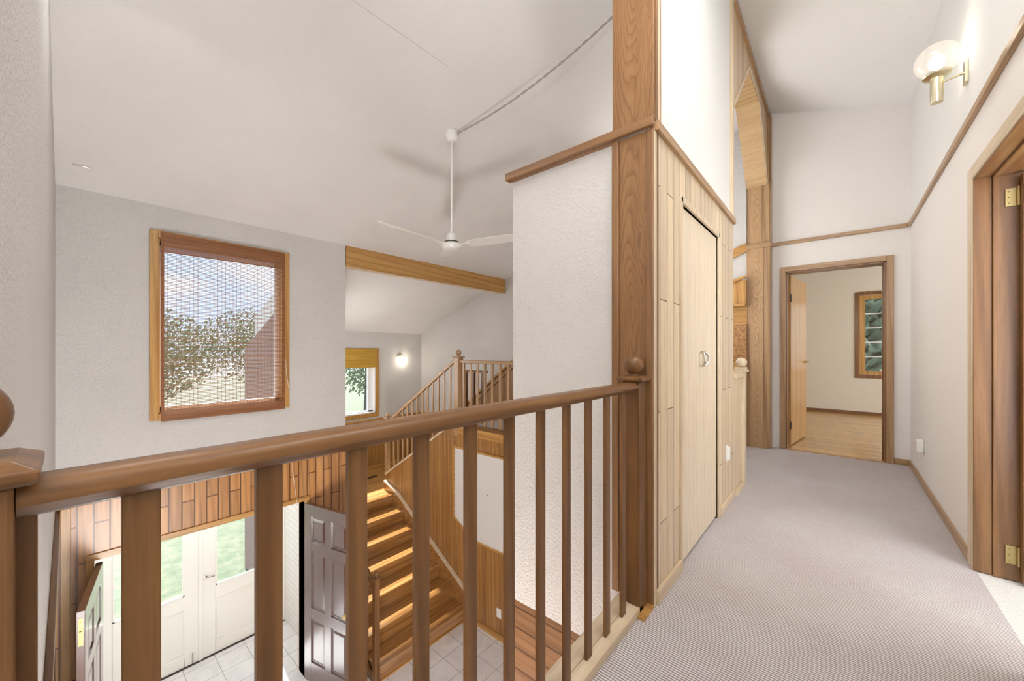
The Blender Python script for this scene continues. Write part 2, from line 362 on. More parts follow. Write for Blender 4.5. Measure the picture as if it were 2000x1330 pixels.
def world(o):
    v = Vector((0, 0, 0))
    while o is not None: v += o.location; o = o.parent
    return v
def struct(o): o['kind'] = 'structure'; return o
def B(*a): return MB().box(*a)
def thing(name, loc, label, cat, group=None):
    o = bpy.data.objects.new(name, None); o.empty_display_size = .1; COL.objects.link(o); o.location = loc
    o['label'] = label; o['category'] = cat
    if group: o['group'] = group
    return o
def tag(o, label, cat, group=None):
    o['label'] = label; o['category'] = cat
    if group: o['group'] = group
    return o
def sroot(name, loc): 
    o = bpy.data.objects.new(name, None); o.empty_display_size = .1; COL.objects.link(o); o.location = loc; o['kind'] = 'structure'; return o
def dup(root, delta, label=None):
    r = root.copy(); COL.objects.link(r); r.location = root.location+Vector(delta)
    if label: r['label'] = label
    for ch in root.children:
        c = ch.copy(); COL.objects.link(c); c.parent = r
        for g in ch.children: q = g.copy(); COL.objects.link(q); q.parent = c
    return r

# ================================================================== key dimensions
GF = -2.66          # foyer floor
LD = -1.33          # stair landing
XW = -4.73          # foyer window wall
XF = -7.36          # stair hall far wall
YB = 5.36           # stair hall back wall
XR = .553           # hall right wall
XC = -.63           # closet wall / arch wall
def zc(x): return 2.48+.363*(x-XW)       # foyer sloping ceiling
ZR = zc(-.61)
def zh(x): return ZR-.315*(x+.61)         # hall sloping ceiling

# ================================================================== structure
# --- floors
struct(B(-.775, XR, -1.6, 3.46, -.25, 0).build('floor', 'carpet'))
struct(B(-.90, XR, 3.46, 5.47, -.25, 0).build('floor', 'carpet'))
struct(B(-4.22, -.90, 3.79, YB, -.25, 0).build('floor', 'carpet'))
struct(B(XR, 3.2, .6, 5.3, -.25, -.003).build('floor', 'palecarpet'))
struct(B(-1.6, 3.2, 5.47, 9.32, -.25, -.002).build('floor', 'roomfloor'))
struct(B(-6.1, -.7, -.2, 3.70, GF-.2, GF).build('floor', 'tile'))
struct(B(XF, -5.83, 2.29, YB, LD-.1, LD).build('floor', 'landing'))
# --- ceilings
struct(MB().prism([(-7.75, zc(-7.75)), (-.61, ZR), (-.61, ZR+.33), (-7.75, zc(-7.75)+.33)], 'Y', 2.13, 5.6).build('ceiling', 'ceil'))
struct(MB().prism([(-5.15, zc(-5.15)), (-.61, ZR), (-.61, ZR+.33), (-5.15, zc(-5.15)+.33)], 'Y', -.25, 2.13).build('ceiling', 'ceil'))
struct(MB().prism([(-.61, ZR), (.85, zh(.85)), (.85, zh(.85)+.25), (-.61, ZR+.33)], 'Y', -1.7, 5.6).build('ceiling', 'hallceil'))
struct(B(-1.7, 3.3, 5.6, 9.45, 2.75, 2.9).build('ceiling', 'cream'))
struct(B(.68, 3.3, .5, 5.4, 2.6, 2.75).build('ceiling', 'smooth'))
# --- foyer left wall
struct(MB().prism([(XW-.15, -.13), (-.745, -.13), (-.745, zc(-.745)), (XW-.15, zc(XW-.15))], 'Y', -.22, -.06).build('wall_left', 'wall'))
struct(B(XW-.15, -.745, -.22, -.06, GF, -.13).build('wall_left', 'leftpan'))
struct(B(XW, -.79, -.06, -.035, -.20, -.13).build('trim_1', 'railX', bevel=.003))
# --- wall below the loft edge
struct(B(-.775, -.70, -.06, 1.74, GF, -.25).build('wall_under_loft', 'smooth'))
# --- window wall, upper plaster with window opening and lower boards with door opening
wy0, wy1, wz0, wz1 = .543, 1.579, .572, 2.19
w_ = MB()
w_.box(XW-.15, XW, -.06, wy0, -.10, 2.48); w_.box(XW-.15, XW, wy1, 2.29, -.10, 2.48)
w_.box(XW-.15, XW, wy0, wy1, -.10, wz0); w_.box(XW-.15, XW, wy0, wy1, wz1, 2.48)
struct(w_.build('wall_front', 'wall'))
dy0, dy1, dz1 = .15, 1.80, -.60
w_ = MB(); w_.box(XW-.15, XW+.008, -.06, dy0, GF, -.10); w_.box(XW-.15, XW+.008, dy1, 2.29, GF, -.10); w_.box(XW-.15, XW+.008, dy0, dy1, dz1, -.10)
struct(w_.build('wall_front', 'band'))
struct(B(XW, XW+.028, -.035, 2.29, -.12, -.075).build('trim_2', 'goldY', bevel=.004))
w_ = MB(); w_.box(XW-.16, XW+.024, dy0-.05, dy1+.05, dz1, dz1+.055)
struct(w_.build('trim_3', 'goldY', bevel=.003))
w_ = MB(); w_.box(XW-.16, XW+.024, dy0-.05, dy0, GF, dz1); w_.box(XW-.16, XW+.024, dy1, dy1+.05, GF, dz1)
struct(w_.build('trim_4', 'goldZ', bevel=.003))
struct(B(XW, XW+.02, -.035, .02, GF, -.12).build('trim_5', 'goldZ', bevel=.003))
# --- porch behind the entrance
struct(B(-6.1, XW-.15, 2.0, 2.12, GF, -.35).build('wall_porch_right', 'brick'))
struct(B(-6.1, XW-.15, -.10, .02, GF, -.35).build('wall_porch_left', 'brick'))
struct(B(-6.1, XW-.15, .02, 2.0, -.5, -.35).build('ceiling', 'smooth'))
# --- stair hall shell
struct(MB().prism([(XF-.15, LD-1.4), (XW-.15, LD-1.4), (XW-.15, zc(XW-.15)), (XF-.15, zc(XF-.15))], 'Y', 2.24, 2.29).build('wall_stair_side', 'smooth'))
struct(MB().prism([(-8.3, -3.0), (XW-.16, -3.0), (XW-.16, zc(XW-.16)), (-8.3, zc(-8.3))], 'Y', 2.13, 2.23).build('wall_exterior', 'siding'))
fy0, fy1, fz0, fz1 = 2.60, 4.205, -.15, 1.11
w_ = MB(); w_.box(XF-.14, XF, 2.29, fy0, -.29, 1.53); w_.box(XF-.14, XF, fy1, YB, -.29, 1.53); w_.box(XF-.14, XF, fy0, fy1, -.29, fz0); w_.box(XF-.14, XF, fy0, fy1, fz1, 1.53)
struct(w_.build('wall_far', 'wall'))
struct(B(XF-.14, XF, 2.29, YB, LD, -.29).build('wall_far', 'beadY'))
struct(B(XF, XF+.035, 2.29, YB, -.31, -.275).build('trim_6', 'goldY'))
struct(B(XF, XF+.02, 2.29, YB, LD, LD+.09).build('baseboard_far', 'goldY'))
struct(MB().prism([(XF-.14, LD-1.4), (-.84, LD-1.4), (-.84, zc(-.84)), (XF-.14, zc(XF-.14))], 'Y', YB, YB+.11).build('wall_back', 'wall'))
# back wall wainscot that climbs with the second flight
def nos2(x): return LD+.19+(x+6.12)*.62
wx0, wx1 = -6.12, -4.22
struct(MB().prism([(XF, LD), (-6.25, LD), (wx1, -.1), (-2.2, -.1), (-2.2, 1.04), (-4.42, 1.04), (-6.25, -.29), (XF, -.29)], 'Y', YB-.02, YB).build('wall_back', 'beadX'))
w_ = MB(); w_.beam((-6.25, YB-.035, -.285), (-4.42, YB-.035, 1.045), .05, .035); w_.box(XF, -6.25, YB-.06, YB-.01, -.305, -.27); w_.box(-4.42, -2.2, YB-.06, YB-.01, 1.03, 1.065)
struct(w_.build('trim_7', 'goldX'))
w_ = MB(); w_.beam((-6.25, YB-.03, -.40), (-4.42, YB-.03, .93), .03, .022)
struct(w_.build('trim_8', 'goldX'))
# --- stair side wall (Y = 3.70)
YS = 3.70
def cap(x): return -1.056+.621*(x+6.154)       # top of the string cap
struct(MB().prism([(-6.16, LD), (-5.8, LD), (-5.8, GF), (-1.48, GF), (-1.48, -.02), (-4.49, -.02), (-4.52, -.05), (-6.16, cap(-6.16)-.02)], 'Y', YS, YS+.08).build('wall_stair', 'beadX'))
struct(B(-3.95, -1.48, YS-.018, YS, GF, GF+.08).build('baseboard_stair', 'goldX', bevel=.003))
# --- end wall with doorway
ex0, ex1, ez = -.463, .379, 2.07
w_ = MB(); w_.box(-.63, ex0, 5.47, 5.60, 0, 4.05); w_.box(ex1, .70, 5.47, 5.60, 0, 4.05); w_.box(ex0, ex1, 5.47, 5.60, ez, 4.05)
struct(w_.build('wall_end', 'smooth'))
# --- hall right wall with doorway near the camera
ry0, ry1, rz = 2.22, 3.10, 2.06
w_ = MB(); w_.box(XR, .68, ry1, 5.47, 0, 2.41); w_.box(XR, .68, ry0, ry1, rz, 2.41); w_.box(XR, .68, -1.6, ry0, 0, 2.41)
struct(w_.build('wall_right', 'smooth'))
struct(B(XR, .68, -1.6, 5.47, 2.41, 3.65).build('wall_right', 'smoothhi'))
struct(B(XR-.022, XR, -1.6, 5.47, 2.385, 2.425).build('trim_9', 'oakY', bevel=.004))
struct(B(-.61, XR-.022, 5.448, 5.47, 2.385, 2.425).build('trim_10', 'oakX', bevel=.004))
struct(B(XR-.014, XR, 3.195, 5.47, 0, .06).build('baseboard_right', 'oakY', bevel=.003))
struct(B(.435, XR-.014, 5.456, 5.47, 0, .06).build('baseboard_end', 'oakX', bevel=.003))
struct(B(-.775, .68, -1.75, -1.6, 0, 4.2).build('wall_rear', 'smoothhi'))
struct(B(-.80, -.745, -1.6, -.22, 0, 4.2).build('wall_rear_left', 'smoothhi'))
# room behind the right doorway
struct(B(.68, 3.2, 5.2, 5.32, 0, 2.6).build('wall_side_room_far', 'cream'))
struct(B(3.2, 3.3, .6, 5.3, 0, 2.6).build('wall_side_room_right', 'cream'))
# end room
ew = (.30, 1.35, .72, 2.13)
w_ = MB(); w_.box(-1.6, ew[0], 9.25, 9.38, 0, 2.75); w_.box(ew[1], 3.2, 9.25, 9.38, 0, 2.75); w_.box(ew[0], ew[1], 9.25, 9.38, 0, ew[2]); w_.box(ew[0], ew[1], 9.25, 9.38, ew[3], 2.75)
struct(w_.build('wall_bedroom_far', 'cream'))
struct(B(-1.7, -1.6, 5.47, 9.38, 0, 2.75).build('wall_bedroom_left', 'cream'))
w_ = MB(); w_.box(-1.6, -.63, 5.58, 5.66, 0, 2.75); w_.box(-.63, ex0, 5.60, 5.66, 0, 2.75); w_.box(ex1, 3.2, 5.60, 5.66, 0, 2.75); w_.box(ex0, ex1, 5.60, 5.66, ez, 2.75)
struct(w_.build('wall_bedroom_near', 'cream'))
struct(B(-1.6, 3.2, 9.235, 9.25, 0, .055).build('baseboard_bedroom', 'jambX'))

# --- closet block beside the foyer
struct(B(-1.48, -.655, 1.74, 3.42, -.33, 2.19).build('wall_closet_front', 'wall'))
struct(B(-1.475, -.655, 1.75, 3.42, GF, -.33).build('wall_closet_front', 'horizpan'))
struct(B(-.83, -.645, 1.79, 3.40, 2.19, zc(-.83)).build('wall_closet_upper', 'smoothhi'))
# closet wall face (boards, opening for the bifold doors)
fy0_, fy1_, fzt = 2.112, 2.912, 1.935
w_ = MB(); w_.box(-.655, XC, 1.75, fy0_, 0, 2.16); w_.box(-.655, XC, fy1_, 3.44, 0, 2.16); w_.box(-.655, XC, fy0_, fy1_, fzt, 2.16)
struct(w_.build('wall_closet_side', 'closet'))
struct(B(XC-.01, XC+.018, 1.735, 3.45, 2.155, 2.20).build('trim_11', 'oakY', bevel=.004))
struct(B(XC, XC+.016, 1.74, fy0_-.03, 0, .065).build('baseboard_closet', 'paleY', bevel=.003))
struct(B(XC, XC+.016, fy1_+.03, 3.44, 0, .055).build('baseboard_closet', 'paleY', bevel=.003))
w_ = MB(); w_.box(XC-.02, XC+.012, fy0_-.028, fy0_, 0, fzt+.03); w_.box(XC-.02, XC+.012, fy1_, fy1_+.028, 0, fzt+.03); w_.box(XC-.02, XC+.012, fy0_-.028, fy1_+.028, fzt, fzt+.03)
struct(w_.build('trim_12', 'paleZ', bevel=.003))
# vertical corner strips on the upper wall
struct(B(XC-.02, XC+.004, 1.790, 1.806, 2.2, 3.88).build('trim_13', 'oakZ', bevel=.003))
struct(B(XC-.02, XC+.003, 1.770, 1.788, 2.2, 3.88).build('trim_29', 'paleZ', bevel=.002))
struct(B(XC-.02, XC+.006, 3.395, 3.445, 2.2, ZR).build('trim_14', 'paleZ', bevel=.003))
# trim across the front of the closet block
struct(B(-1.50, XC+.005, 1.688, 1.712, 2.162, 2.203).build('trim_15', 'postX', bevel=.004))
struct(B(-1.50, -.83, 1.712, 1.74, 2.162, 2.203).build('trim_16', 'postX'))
# --- arch wall over the stair opening
yA, yB_ = 3.46, 5.338
zs, zt, ya1, ya2 = 3.11, 3.77, 4.12, 4.72
def archslab(x0, x1, mat, inner, outer, name):
    w_ = MB()
    # left chamfer filler, top filler, right chamfer filler
    w_.prism([(yA-.03, zs), (yA, zs), (ya1, zt), (ya1, ZR), (yA-.03, ZR)], 'X', x0, x1)
    w_.prism([(ya1, zt), (ya2, zt), (ya2, ZR), (ya1, ZR)], 'X', x0, x1)
    w_.prism([(ya2, zt), (yB_, zs), (yB_+.03, zs), (yB_+.03, ZR), (ya2, ZR)], 'X', x0, x1)
    return struct(w_.build(name, mat))
archslab(-.66, XC, 'archbead', 0, 0, 'wall_arch')
archslab(-.83, -.66, 'smooth', 0, 0, 'wall_arch')
w_ = MB()    # oak lining of the arch soffit
for (a, b_) in (((yA, zs), (ya1, zt)), ((ya1, zt), (ya2, zt)), ((ya2, zt), (yB_, zs))):
    a3 = Vector((-.735, a[0], a[1]-.008)); b3 = Vector((-.735, b_[0], b_[1]-.008)); w_.beam(a3, b3, .21, .016)
struct(w_.build('trim_17', 'archlin'))
w_ = MB()    # pale edging of the arch
for (a, b_) in (((yA, zs), (ya1, zt)), ((ya1, zt), (ya2, zt)), ((ya2, zt), (yB_, zs))):
    w_.beam((XC+.003, a[0], a[1]+.012), (XC+.003, b_[0], b_[1]+.012), .012, .03)
struct(w_.build('trim_18', 'paleY'))
struct(B(XC-.005, XC+.02, 3.44, 5.47, ZR-.06, ZR-.005).build('trim_19', 'oakY'))

# ================================================================== posts
def post(name, label, x0, x1, yf, yb, zt, side=1):
    t_ = thing(name, ((x0+x1)/2, (yf+yb)/2, 0), label, 'post')
    zt1 = 2.162
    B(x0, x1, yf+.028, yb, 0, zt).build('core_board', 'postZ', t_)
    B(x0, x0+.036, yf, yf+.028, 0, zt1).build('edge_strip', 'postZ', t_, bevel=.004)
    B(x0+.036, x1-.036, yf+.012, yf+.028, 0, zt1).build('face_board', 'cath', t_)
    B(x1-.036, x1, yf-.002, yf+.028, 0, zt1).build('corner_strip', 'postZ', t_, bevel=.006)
    B(x0, x1-.004, yf+.010, yf+.028, 2.203, zt).build('upper_board', 'cath', t_, bevel=.003)
    B(XC-.004, XC+.004, 1.716, 1.748, 0, 2.15).build('lit_corner_bead', 'paleZ', t_, bevel=.003)  # bead coloured pale to paint the lit hall face of the corner strip
    return t_
post('wall_post', 'tall oak post at the railing end beside the closet, running up to the ceiling', -.832, -.628, 1.713, 1.775, 3.89)
# the far corner post, in two stages with the moulding between
t_ = thing('corner_post', (-.73, 5.4, 0), 'tall oak corner post at the far side of the arched stair opening', 'post')
B(-.835, -.60, 5.33, 5.469, 0, 2.36).build('core_board', 'oakZ', t_, bevel=.003)
B(-.80, -.665, 5.322, 5.33, 0, 2.36).build('face_board', 'cathfar', t_)
B(-.60, -.592, 5.34, 5.46, 0, 3.93).build('corner_strip', 'oakZ', t_, bevel=.003)
B(-.83, -.603, 5.34, 5.469, 2.425, 3.89).build('upper_board', 'oakZ', t_, bevel=.003)
B(-.79, -.68, 5.334, 5.34, 2.425, 3.11).build('upper_face_board', 'cathfar', t_)
B(-.845, -.59, 5.318, 5.469, 2.36, 2.425).build('moulding', 'oakX', t_, bevel=.005)

# ================================================================== doors
def leafmesh(hx, hy, ang, wd, th, z0, z1):
    """matrix placing a local door leaf (x along the width, y thickness) at the hinge"""
    return Matrix.Translation((hx, hy, 0)) @ Matrix.Rotation(ang, 4, 'Z')
def sixpanel(root, hx, hy, ang, wd, z0, z1, flip):
    T = leafmesh(hx, hy, ang, wd, .042, z0, z1)
    h = z1-z0; st = .115; rails = [(0, .22), (.72, .84), (1.50, 1.60), (h-.13, h)]
    y0, y1 = (-.042, 0) if flip else (0, .042)
    m_ = MB()
    cx0 = (wd-.10)/2
    m_.box(0, st, y0, y1, z0, z1, T); m_.box(wd-st, wd, y0, y1, z0, z1, T)
    for a, b_ in rails: m_.box(st, wd-st, y0, y1, z0+a, z0+b_, T)
    for (a, b_) in ((rails[0][1], rails[1][0]), (rails[1][1], rails[2][0]), (rails[2][1], rails[3][0])): m_.box(cx0, cx0+.10, y0, y1, z0+a, z0+b_, T)
    m_.build('leaf_frame', 'mahog', root, bevel=.002, seg=1)
    for (a, b_) in ((rails[0][1], rails[1][0]), (rails[1][1], rails[2][0]), (rails[2][1], rails[3][0])):
        for (c, d) in ((st, cx0), (cx0+.10, wd-st)):
            q = MB(); q.box(c, d, y0+.014, y1-.014, z0+a, z0+b_, T)
            for s_ in (0, 1):   # raised field on both faces
                yy = y0+.014 if s_ == 0 else y1-.014; yo = y0+.004 if s_ == 0 else y1-.004; k = .022; k2 = .045
                vs = [T @ Vector(v) for v in [(c+k, yy, z0+a+k), (d-k, yy, z0+a+k), (d-k, yy, z0+b_-k), (c+k, yy, z0+b_-k), (c+k2, yo, z0+a+k2), (d-k2, yo, z0+a+k2), (d-k2, yo, z0+b_-k2), (c+k2, yo, z0+b_-k2)]]
                q.add(vs, [(0, 1, 5, 4), (1, 2, 6, 5), (2, 3, 7, 6), (3, 0, 4, 7), (4, 5, 6, 7), (3, 2, 1, 0)])
            q.build('raised_panel', 'mahog', root)
    return T, y0, y1
# right entrance leaf
r1 = sroot('door_1', (XW+.02, 1.80, GF))
T, y0, y1 = sixpanel(r1, XW+.02, 1.795, math.radians(14), .81, GF+.012, GF+2.035, False)
kn = MB(); kn.lathe(T @ Vector((.74, -.0, GF+.98)), [(.0, .0), (.028, 0), (.03, .006), (.012, .012), (.011, .035), (.026, .045), (.030, .058), (.024, .07), (0, .073)], 20, Matrix.Rotation(math.radians(14), 3, 'Z') @ Matrix.Rotation(PI/2, 3, 'X'))
kn.build('knob', 'brass', r1)
# left entrance leaf, edge on to the camera
r2 = sroot('door_2', (XW+.02, .16, GF))
T, y0, y1 = sixpanel(r2, XW+.02, .20, math.radians(-8.5), .80, GF+.012, GF+2.035, True)
lm = MB(); lm.box(.80, .803, -.033, -.009, GF+1.80, GF+1.99, T); lm.box(.803, .812, -.027, -.015, GF+1.84, GF+1.90, T); lm.box(.803, .807, -.026, -.016, GF+1.93, GF+1.96, T)
lm.build('flush_bolt', 'brass', r2)
# white storm doors
r3 = sroot('door_3', (-5.95, 1.068, GF))
X0, X1 = -5.99, -5.95
def whiteleaf(ya, yb, nm):
    r = struct(bpy.data.objects.new(nm, None)); r.empty_display_size = .1; COL.objects.link(r); r.location = (-5.97, (ya+yb)/2, GF)
    ga, gb, g0, g1 = ya+.135, yb-.135, -1.80, -.78
    q = MB(); q.box(X0, X1, ya, ga, GF+.01, -.66); q.box(X0, X1, gb, yb, GF+.01, -.66); q.box(X0, X1, ga, gb, g1, -.66); q.box(X0, X1, ga, gb, GF+.01, GF+.165); q.box(X0, X1, ga, gb, -1.965, g0)
    q.build('leaf_frame', 'vpaint', r, bevel=.003)
    B(X0+.01, X1-.012, ga, gb, GF+.165, -1.965).build('lower_panel', 'vpaint', r)
    q = MB()
    for (a, b_, c, d) in ((ga, ga+.015, g0, g1), (gb-.015, gb, g0, g1), (ga, gb, g0, g0+.015), (ga, gb, g1-.015, g1)): q.box(X1-.006, X1+.006, a, b_, c, d)
    q.build('glazing_bead', 'vpaint', r)
    B(X0+.017, X0+.022, ga, gb, g0, g1).build('pane', 'glass', r)
    return r
bpy.data.objects.remove(r3)
r3 = whiteleaf(1.085, 1.95, 'door_3'); r4 = whiteleaf(.185, 1.05, 'door_4')
q = MB(); q.lathe((-5.95, 1.115, -1.66), [(0, 0), (.022, 0), (.022, .006), (.009, .01), (.009, .04), (0, .042)], 16, Matrix.Rotation(PI/2, 3, 'Y')); q.tube([(-5.915, 1.115, -1.66), (-5.91, 1.16, -1.655), (-5.912, 1.20, -1.662)], .007)
q.build('lever', 'nickel', r3)
q = MB(); q.box(-5.95, -5.94, .985, 1.0, GF+.02, GF+.14); q.tube([(-5.935, .992, GF+.02), (-5.935, .992, GF+.15)], .005)
q.build('foot_bolt', 'nickel', r4)
q = MB(); q.box(-6.02, -5.94, 1.95, 2.0, GF, -.6); q.box(-6.02, -5.94, .13, .185, GF, -.6); q.box(-6.02, -5.94, .02, 2.0, -.66, -.5); q.box(-6.0, -5.935, 1.05, 1.085, GF+.01, -.66); q.box(-6.02, -5.94, .02, .13, GF, -.6)
struct(q.build('trim_20', 'vpaint', bevel=.003))
struct(B(-6.05, -5.93, .13, 2.0, GF, GF+.012).build('trim_21', 'dark'))

# bedroom door (flush leaf, opened inwards) with casing
q = MB(); ca = .055
q.box(ex0-ca, ex0, 5.452, 5.47, 0, ez+ca); q.box(ex1, ex1+ca, 5.452, 5.47, 0, ez+ca); struct(B(ex0, ex1, 5.452, 5.47, ez, ez+ca).build('trim_32', 'oakX', bevel=.003))
struct(q.build('trim_22', 'oakZ', bevel=.004))
q = MB(); q.box(ex0-.001, ex0+.014, 5.47, 5.66, 0, ez); q.box(ex1-.014, ex1+.001, 5.47, 5.66, 0, ez); q.box(ex0, ex1, 5.47, 5.66, ez-.014, ez); q.box(ex1-.024, ex1-.014, 5.58, 5.62, 0, ez-.014)
struct(q.build('trim_23', 'jambZ'))
r5 = sroot('door_5', (ex0+.02, 5.66, 0))
ang = math.atan2(6.36-5.665, -.335-(-.43)); T = leafmesh(-.428, 5.665, ang, .8, .036, 0, 2.05)
B_ = MB().box(0, .79, 0, .036, .012, ez-.02, T); B_.build('leaf', 'goldZ', r5, bevel=.002)
q = MB()
for s_ in (-1, 1):
    y_ = -.0 if s_ < 0 else .036
    c = T @ Vector((.725, y_, 1.0)); n_ = (T.to_3x3() @ Vector((0, s_, 0))); e_ = T @ Vector((.725, y_+s_*.045, 1.0)); f_ = T @ Vector((.62, y_+s_*.048, 1.0))
    q.tube([c, c+n_*.008], .026, 16); q.tube([c, e_], .009); q.tube([e_, f_], [.009, .006])
q.build('lever', 'brass', r5)
for z in (.25, 1.78):
    MB().box(-.012, .012, -.006, .004, z-.045, z+.045, T).build('hinge', 'dark', r5)
struct(B(ex0, ex1, 5.45, 5.50, 0, .006).build('trim_24', 'goldX'))

# near right doorway: casing, jamb, door leaf, hinges
q = MB(); q.box(XR-.016, XR, ry1, ry1+.092, 0, rz+.07); q.box(XR-.016, XR, ry0-.09, ry0, 0, rz+.07)
struct(q.build('trim_25', 'paleZ', bevel=.005)); struct(B(XR-.016, XR, ry0, ry1, rz, rz+.07).build('trim_31', 'paleY', bevel=.004))
q = MB(); q.box(XR-.012, .605, ry1-.006, ry1+.01, 0, rz); q.box(.605, .70, ry1-.016, ry1+.01, 0, rz); q.box(XR-.012, .605, ry0-.01, ry0+.006, 0, rz); q.box(.605, .70, ry0-.01, ry0+.016, 0, rz)
struct(q.build('trim_26', 'jambZ', bevel=.003))
q = MB(); q.box(XR-.012, .605, ry0, ry1, rz-.006, rz+.01); q.box(.605, .70, ry0, ry1, rz-.018, rz+.01)
struct(q.build('trim_27', 'jambY', bevel=.003))
r6 = sroot('door_6', (.69, 3.07, 0))
B(.688, 1.50, 3.035, 3.072, .012, rz-.03).build('leaf', 'jambZ', r6, bevel=.003)
for z in (1.925, .13):
    q = MB(); q.box(.643, .682, 3.079, 3.083, z-.045, z+.045); q.tube([(.684, 3.07, z-.048), (.684, 3.07, z+.048)], .007); q.box(.69, .73, 3.030, 3.034, z-.045, z+.045)
    for zz in (-.03, 0, .03): q.sphere((.655, 3.079, z+zz), .004, 8, 6)
    q.build('hinge', 'brass', r6, bevel=.001)

# closet bifold
r7 = sroot('door_7', (XC, 2.51, 0))
for (a, b_) in ((fy0_+.004, 2.526), (2.532, fy1_-.007)):
    l_ = B(-.650, XC-.006, a, b_, .015, fzt-.006).build('bifold_panel', 'leaf', r7, bevel=.003)
    s_ = -1 if a < 2.3 else 1
    yc = 2.529+s_*.012
    pts = [(XC+.004+.022*math.sin(PI*k/12), yc+s_*.030*math.sin(PI*k/12), 1.105+.043*math.cos(PI*k/12)) for k in range(13)]
    q = MB(); q.tube(pts, [.003]+[.007]*11+[.003], 10); q.tube([pts[0], (XC-.008, pts[0][1], pts[0][2])], .004, 8); q.tube([pts[-1], (XC-.008, pts[-1][1], pts[-1][2])], .004, 8)
    q.build('crescent_pull', 'nickel', l_)
B(-.650, XC-.003, fy1_-.006, fy1_, .0, fzt).build('continuous_hinge', 'dark', r7)
struct(B(-.656, -.651, fy0_, fy1_, 0, fzt).build('closet_gap_shade', 'dark'))  # dark sheet behind the leaves, paints the shade in the centre seam

# ================================================================== windows
def casing(y0, y1, z0, z1, xf, wd, mat, name, out=.018):
    q = MB(); q.box(xf, xf+out, y0, y0+wd, z0, z1); q.box(xf, xf+out, y1-wd, y1, z0, z1); q.box(xf, xf+out, y0+wd, y1-wd, z0, z0+wd); q.box(xf, xf+out, y0+wd, y1-wd, z1-wd, z1)
    return q
r = sroot('window_1', (XW, 1.06, .51))
casing(.483, 1.639, .512, 2.25, XW, .06, None, '').build('casing', 'goldZ', r, bevel=.003)
q = MB(); q.box(XW-.15, XW, wy0, wy0+.012, wz0, wz1); q.box(XW-.15, XW, wy1-.012, wy1, wz0, wz1); q.box(XW-.15, XW, wy0, wy1, wz0, wz0+.012); q.box(XW-.15, XW, wy0, wy1, wz1-.012, wz1); q.build('jamb', 'goldZ', r)
q = MB()
for (a, b_, c, d) in ((wy0+.012, wy0+.05, wz0, wz1), (wy1-.05, wy1-.012, wz0, wz1), (wy0, wy1, wz0+.012, wz0+.05), (wy0, wy1, wz1-.05, wz1-.012)): q.box(XW-.14, XW-.10, a, b_, c, d)
q.build('sash', 'vinyl', r)
B(XW-.124, XW-.12, wy0+.05, wy1-.05, wz0+.05, wz1-.05).build('pane', 'glass', r)
# bamboo blind hung over the opening
bl = thing('bamboo_blind', (XW+.03, 1.07, .5), 'reddish bamboo roll blind lowered over the foyer window', 'blind')
ba, bb_ = .560, 1.584
def slats(zlo, zhi, pitch, h, x=XW+.035, n=None):
    q = MB(); z = zhi
    while z > zlo:
        q.box(x-.0012, x+.0012, ba+random.uniform(-.003, .003), bb_+random.uniform(-.003, .003), z-h, z); z -= pitch
    return q
slats(.60, 2.06, .0137, .0056).build('slats', 'bamboo', bl)
slats(2.055, 2.235, .0068, .0060, XW+.041).build('valance', 'bamboo', bl)
slats(.505, .60, .0066, .0061, XW+.039).build('bottom_roll', 'bamboo', bl)
q = MB()
for k in range(33):
    y = ba+.012+k*(bb_-ba-.024)/32; q.box(XW+.0372, XW+.0388, y-.0012, y+.0012, .51, 2.23)
for y in (ba+.01, bb_-.01): q.box(XW+.037, XW+.0389, y-.011, y+.011, .51, 2.23)
q.build('weave_threads', 'bamboo', bl)
B(XW+.018, XW+.034, ba, bb_, 2.2, 2.238).build('head_rail', 'bamboo', bl)
MB().tube([(XW+.045, 1.585, 1.05), (XW+.05, 1.60, .85), (XW+.04, 1.655, .52), (XW+.035, 1.67, .1), (XW+.04, 1.66, -.2), (XW+.045, 1.71, -.62)], .0028, 6).build('pull_cord', 'string', bl)

r = sroot('window_2', (XF, 3.72, -.23))
casing(2.52, 4.282, -.234, 1.19, XF, .078, None, '').build('casing', 'goldZ', r, bevel=.003)
q = MB()
for (a, b_, c, d) in ((fy0, fy0+.04, fz0, fz1), (fy1-.13, fy1-.085, fz0, fz1), (fy0, fy1, fz0, fz0+.045), (fy0, fy1, fz1-.045, fz1)): q.box(XF-.13, XF-.08, a, b_, c, d)
q.box(XF-.14, XF, fy1-.02, fy1, fz0, fz1); q.box(XF-.14, XF, fy0, fy0+.02, fz0, fz1); q.box(XF-.14, XF+.0, fy0, fy1, fz0, fz0+.02)
q.build('sash', 'vinyl', r)
B(XF-.12, XF-.08, fy1-.085, fy1-.02, fz0, fz1).build('side_sash', 'vinyl', r)
B(XF-.107, XF-.103, fy0+.04, fy1-.13, fz0+.045, fz1-.045).build('pane', 'glass', r)
# raised roman shade
sh = thing('roman_blind', (XF+.03, 3.72, .8), 'golden woven bamboo shade pulled up at the far stair window', 'blind')
q = MB(); z = 1.165
while z > .80: q.box(XF+.022, XF+.03, 2.61, 4.20, z-.0105, z); z -= .0108
q.build('upper_fold', 'bamboogold', sh)
q = MB(); z = .935
while z > .795: q.box(XF+.032, XF+.046, 2.605, 4.205, z-.0115, z); z -= .0118
q.build('lower_fold', 'bamboogold', sh)
B(XF+.018, XF+.046, 2.60, 4.215, 1.12, 1.17).build('head_rail', 'bamboogold', sh)

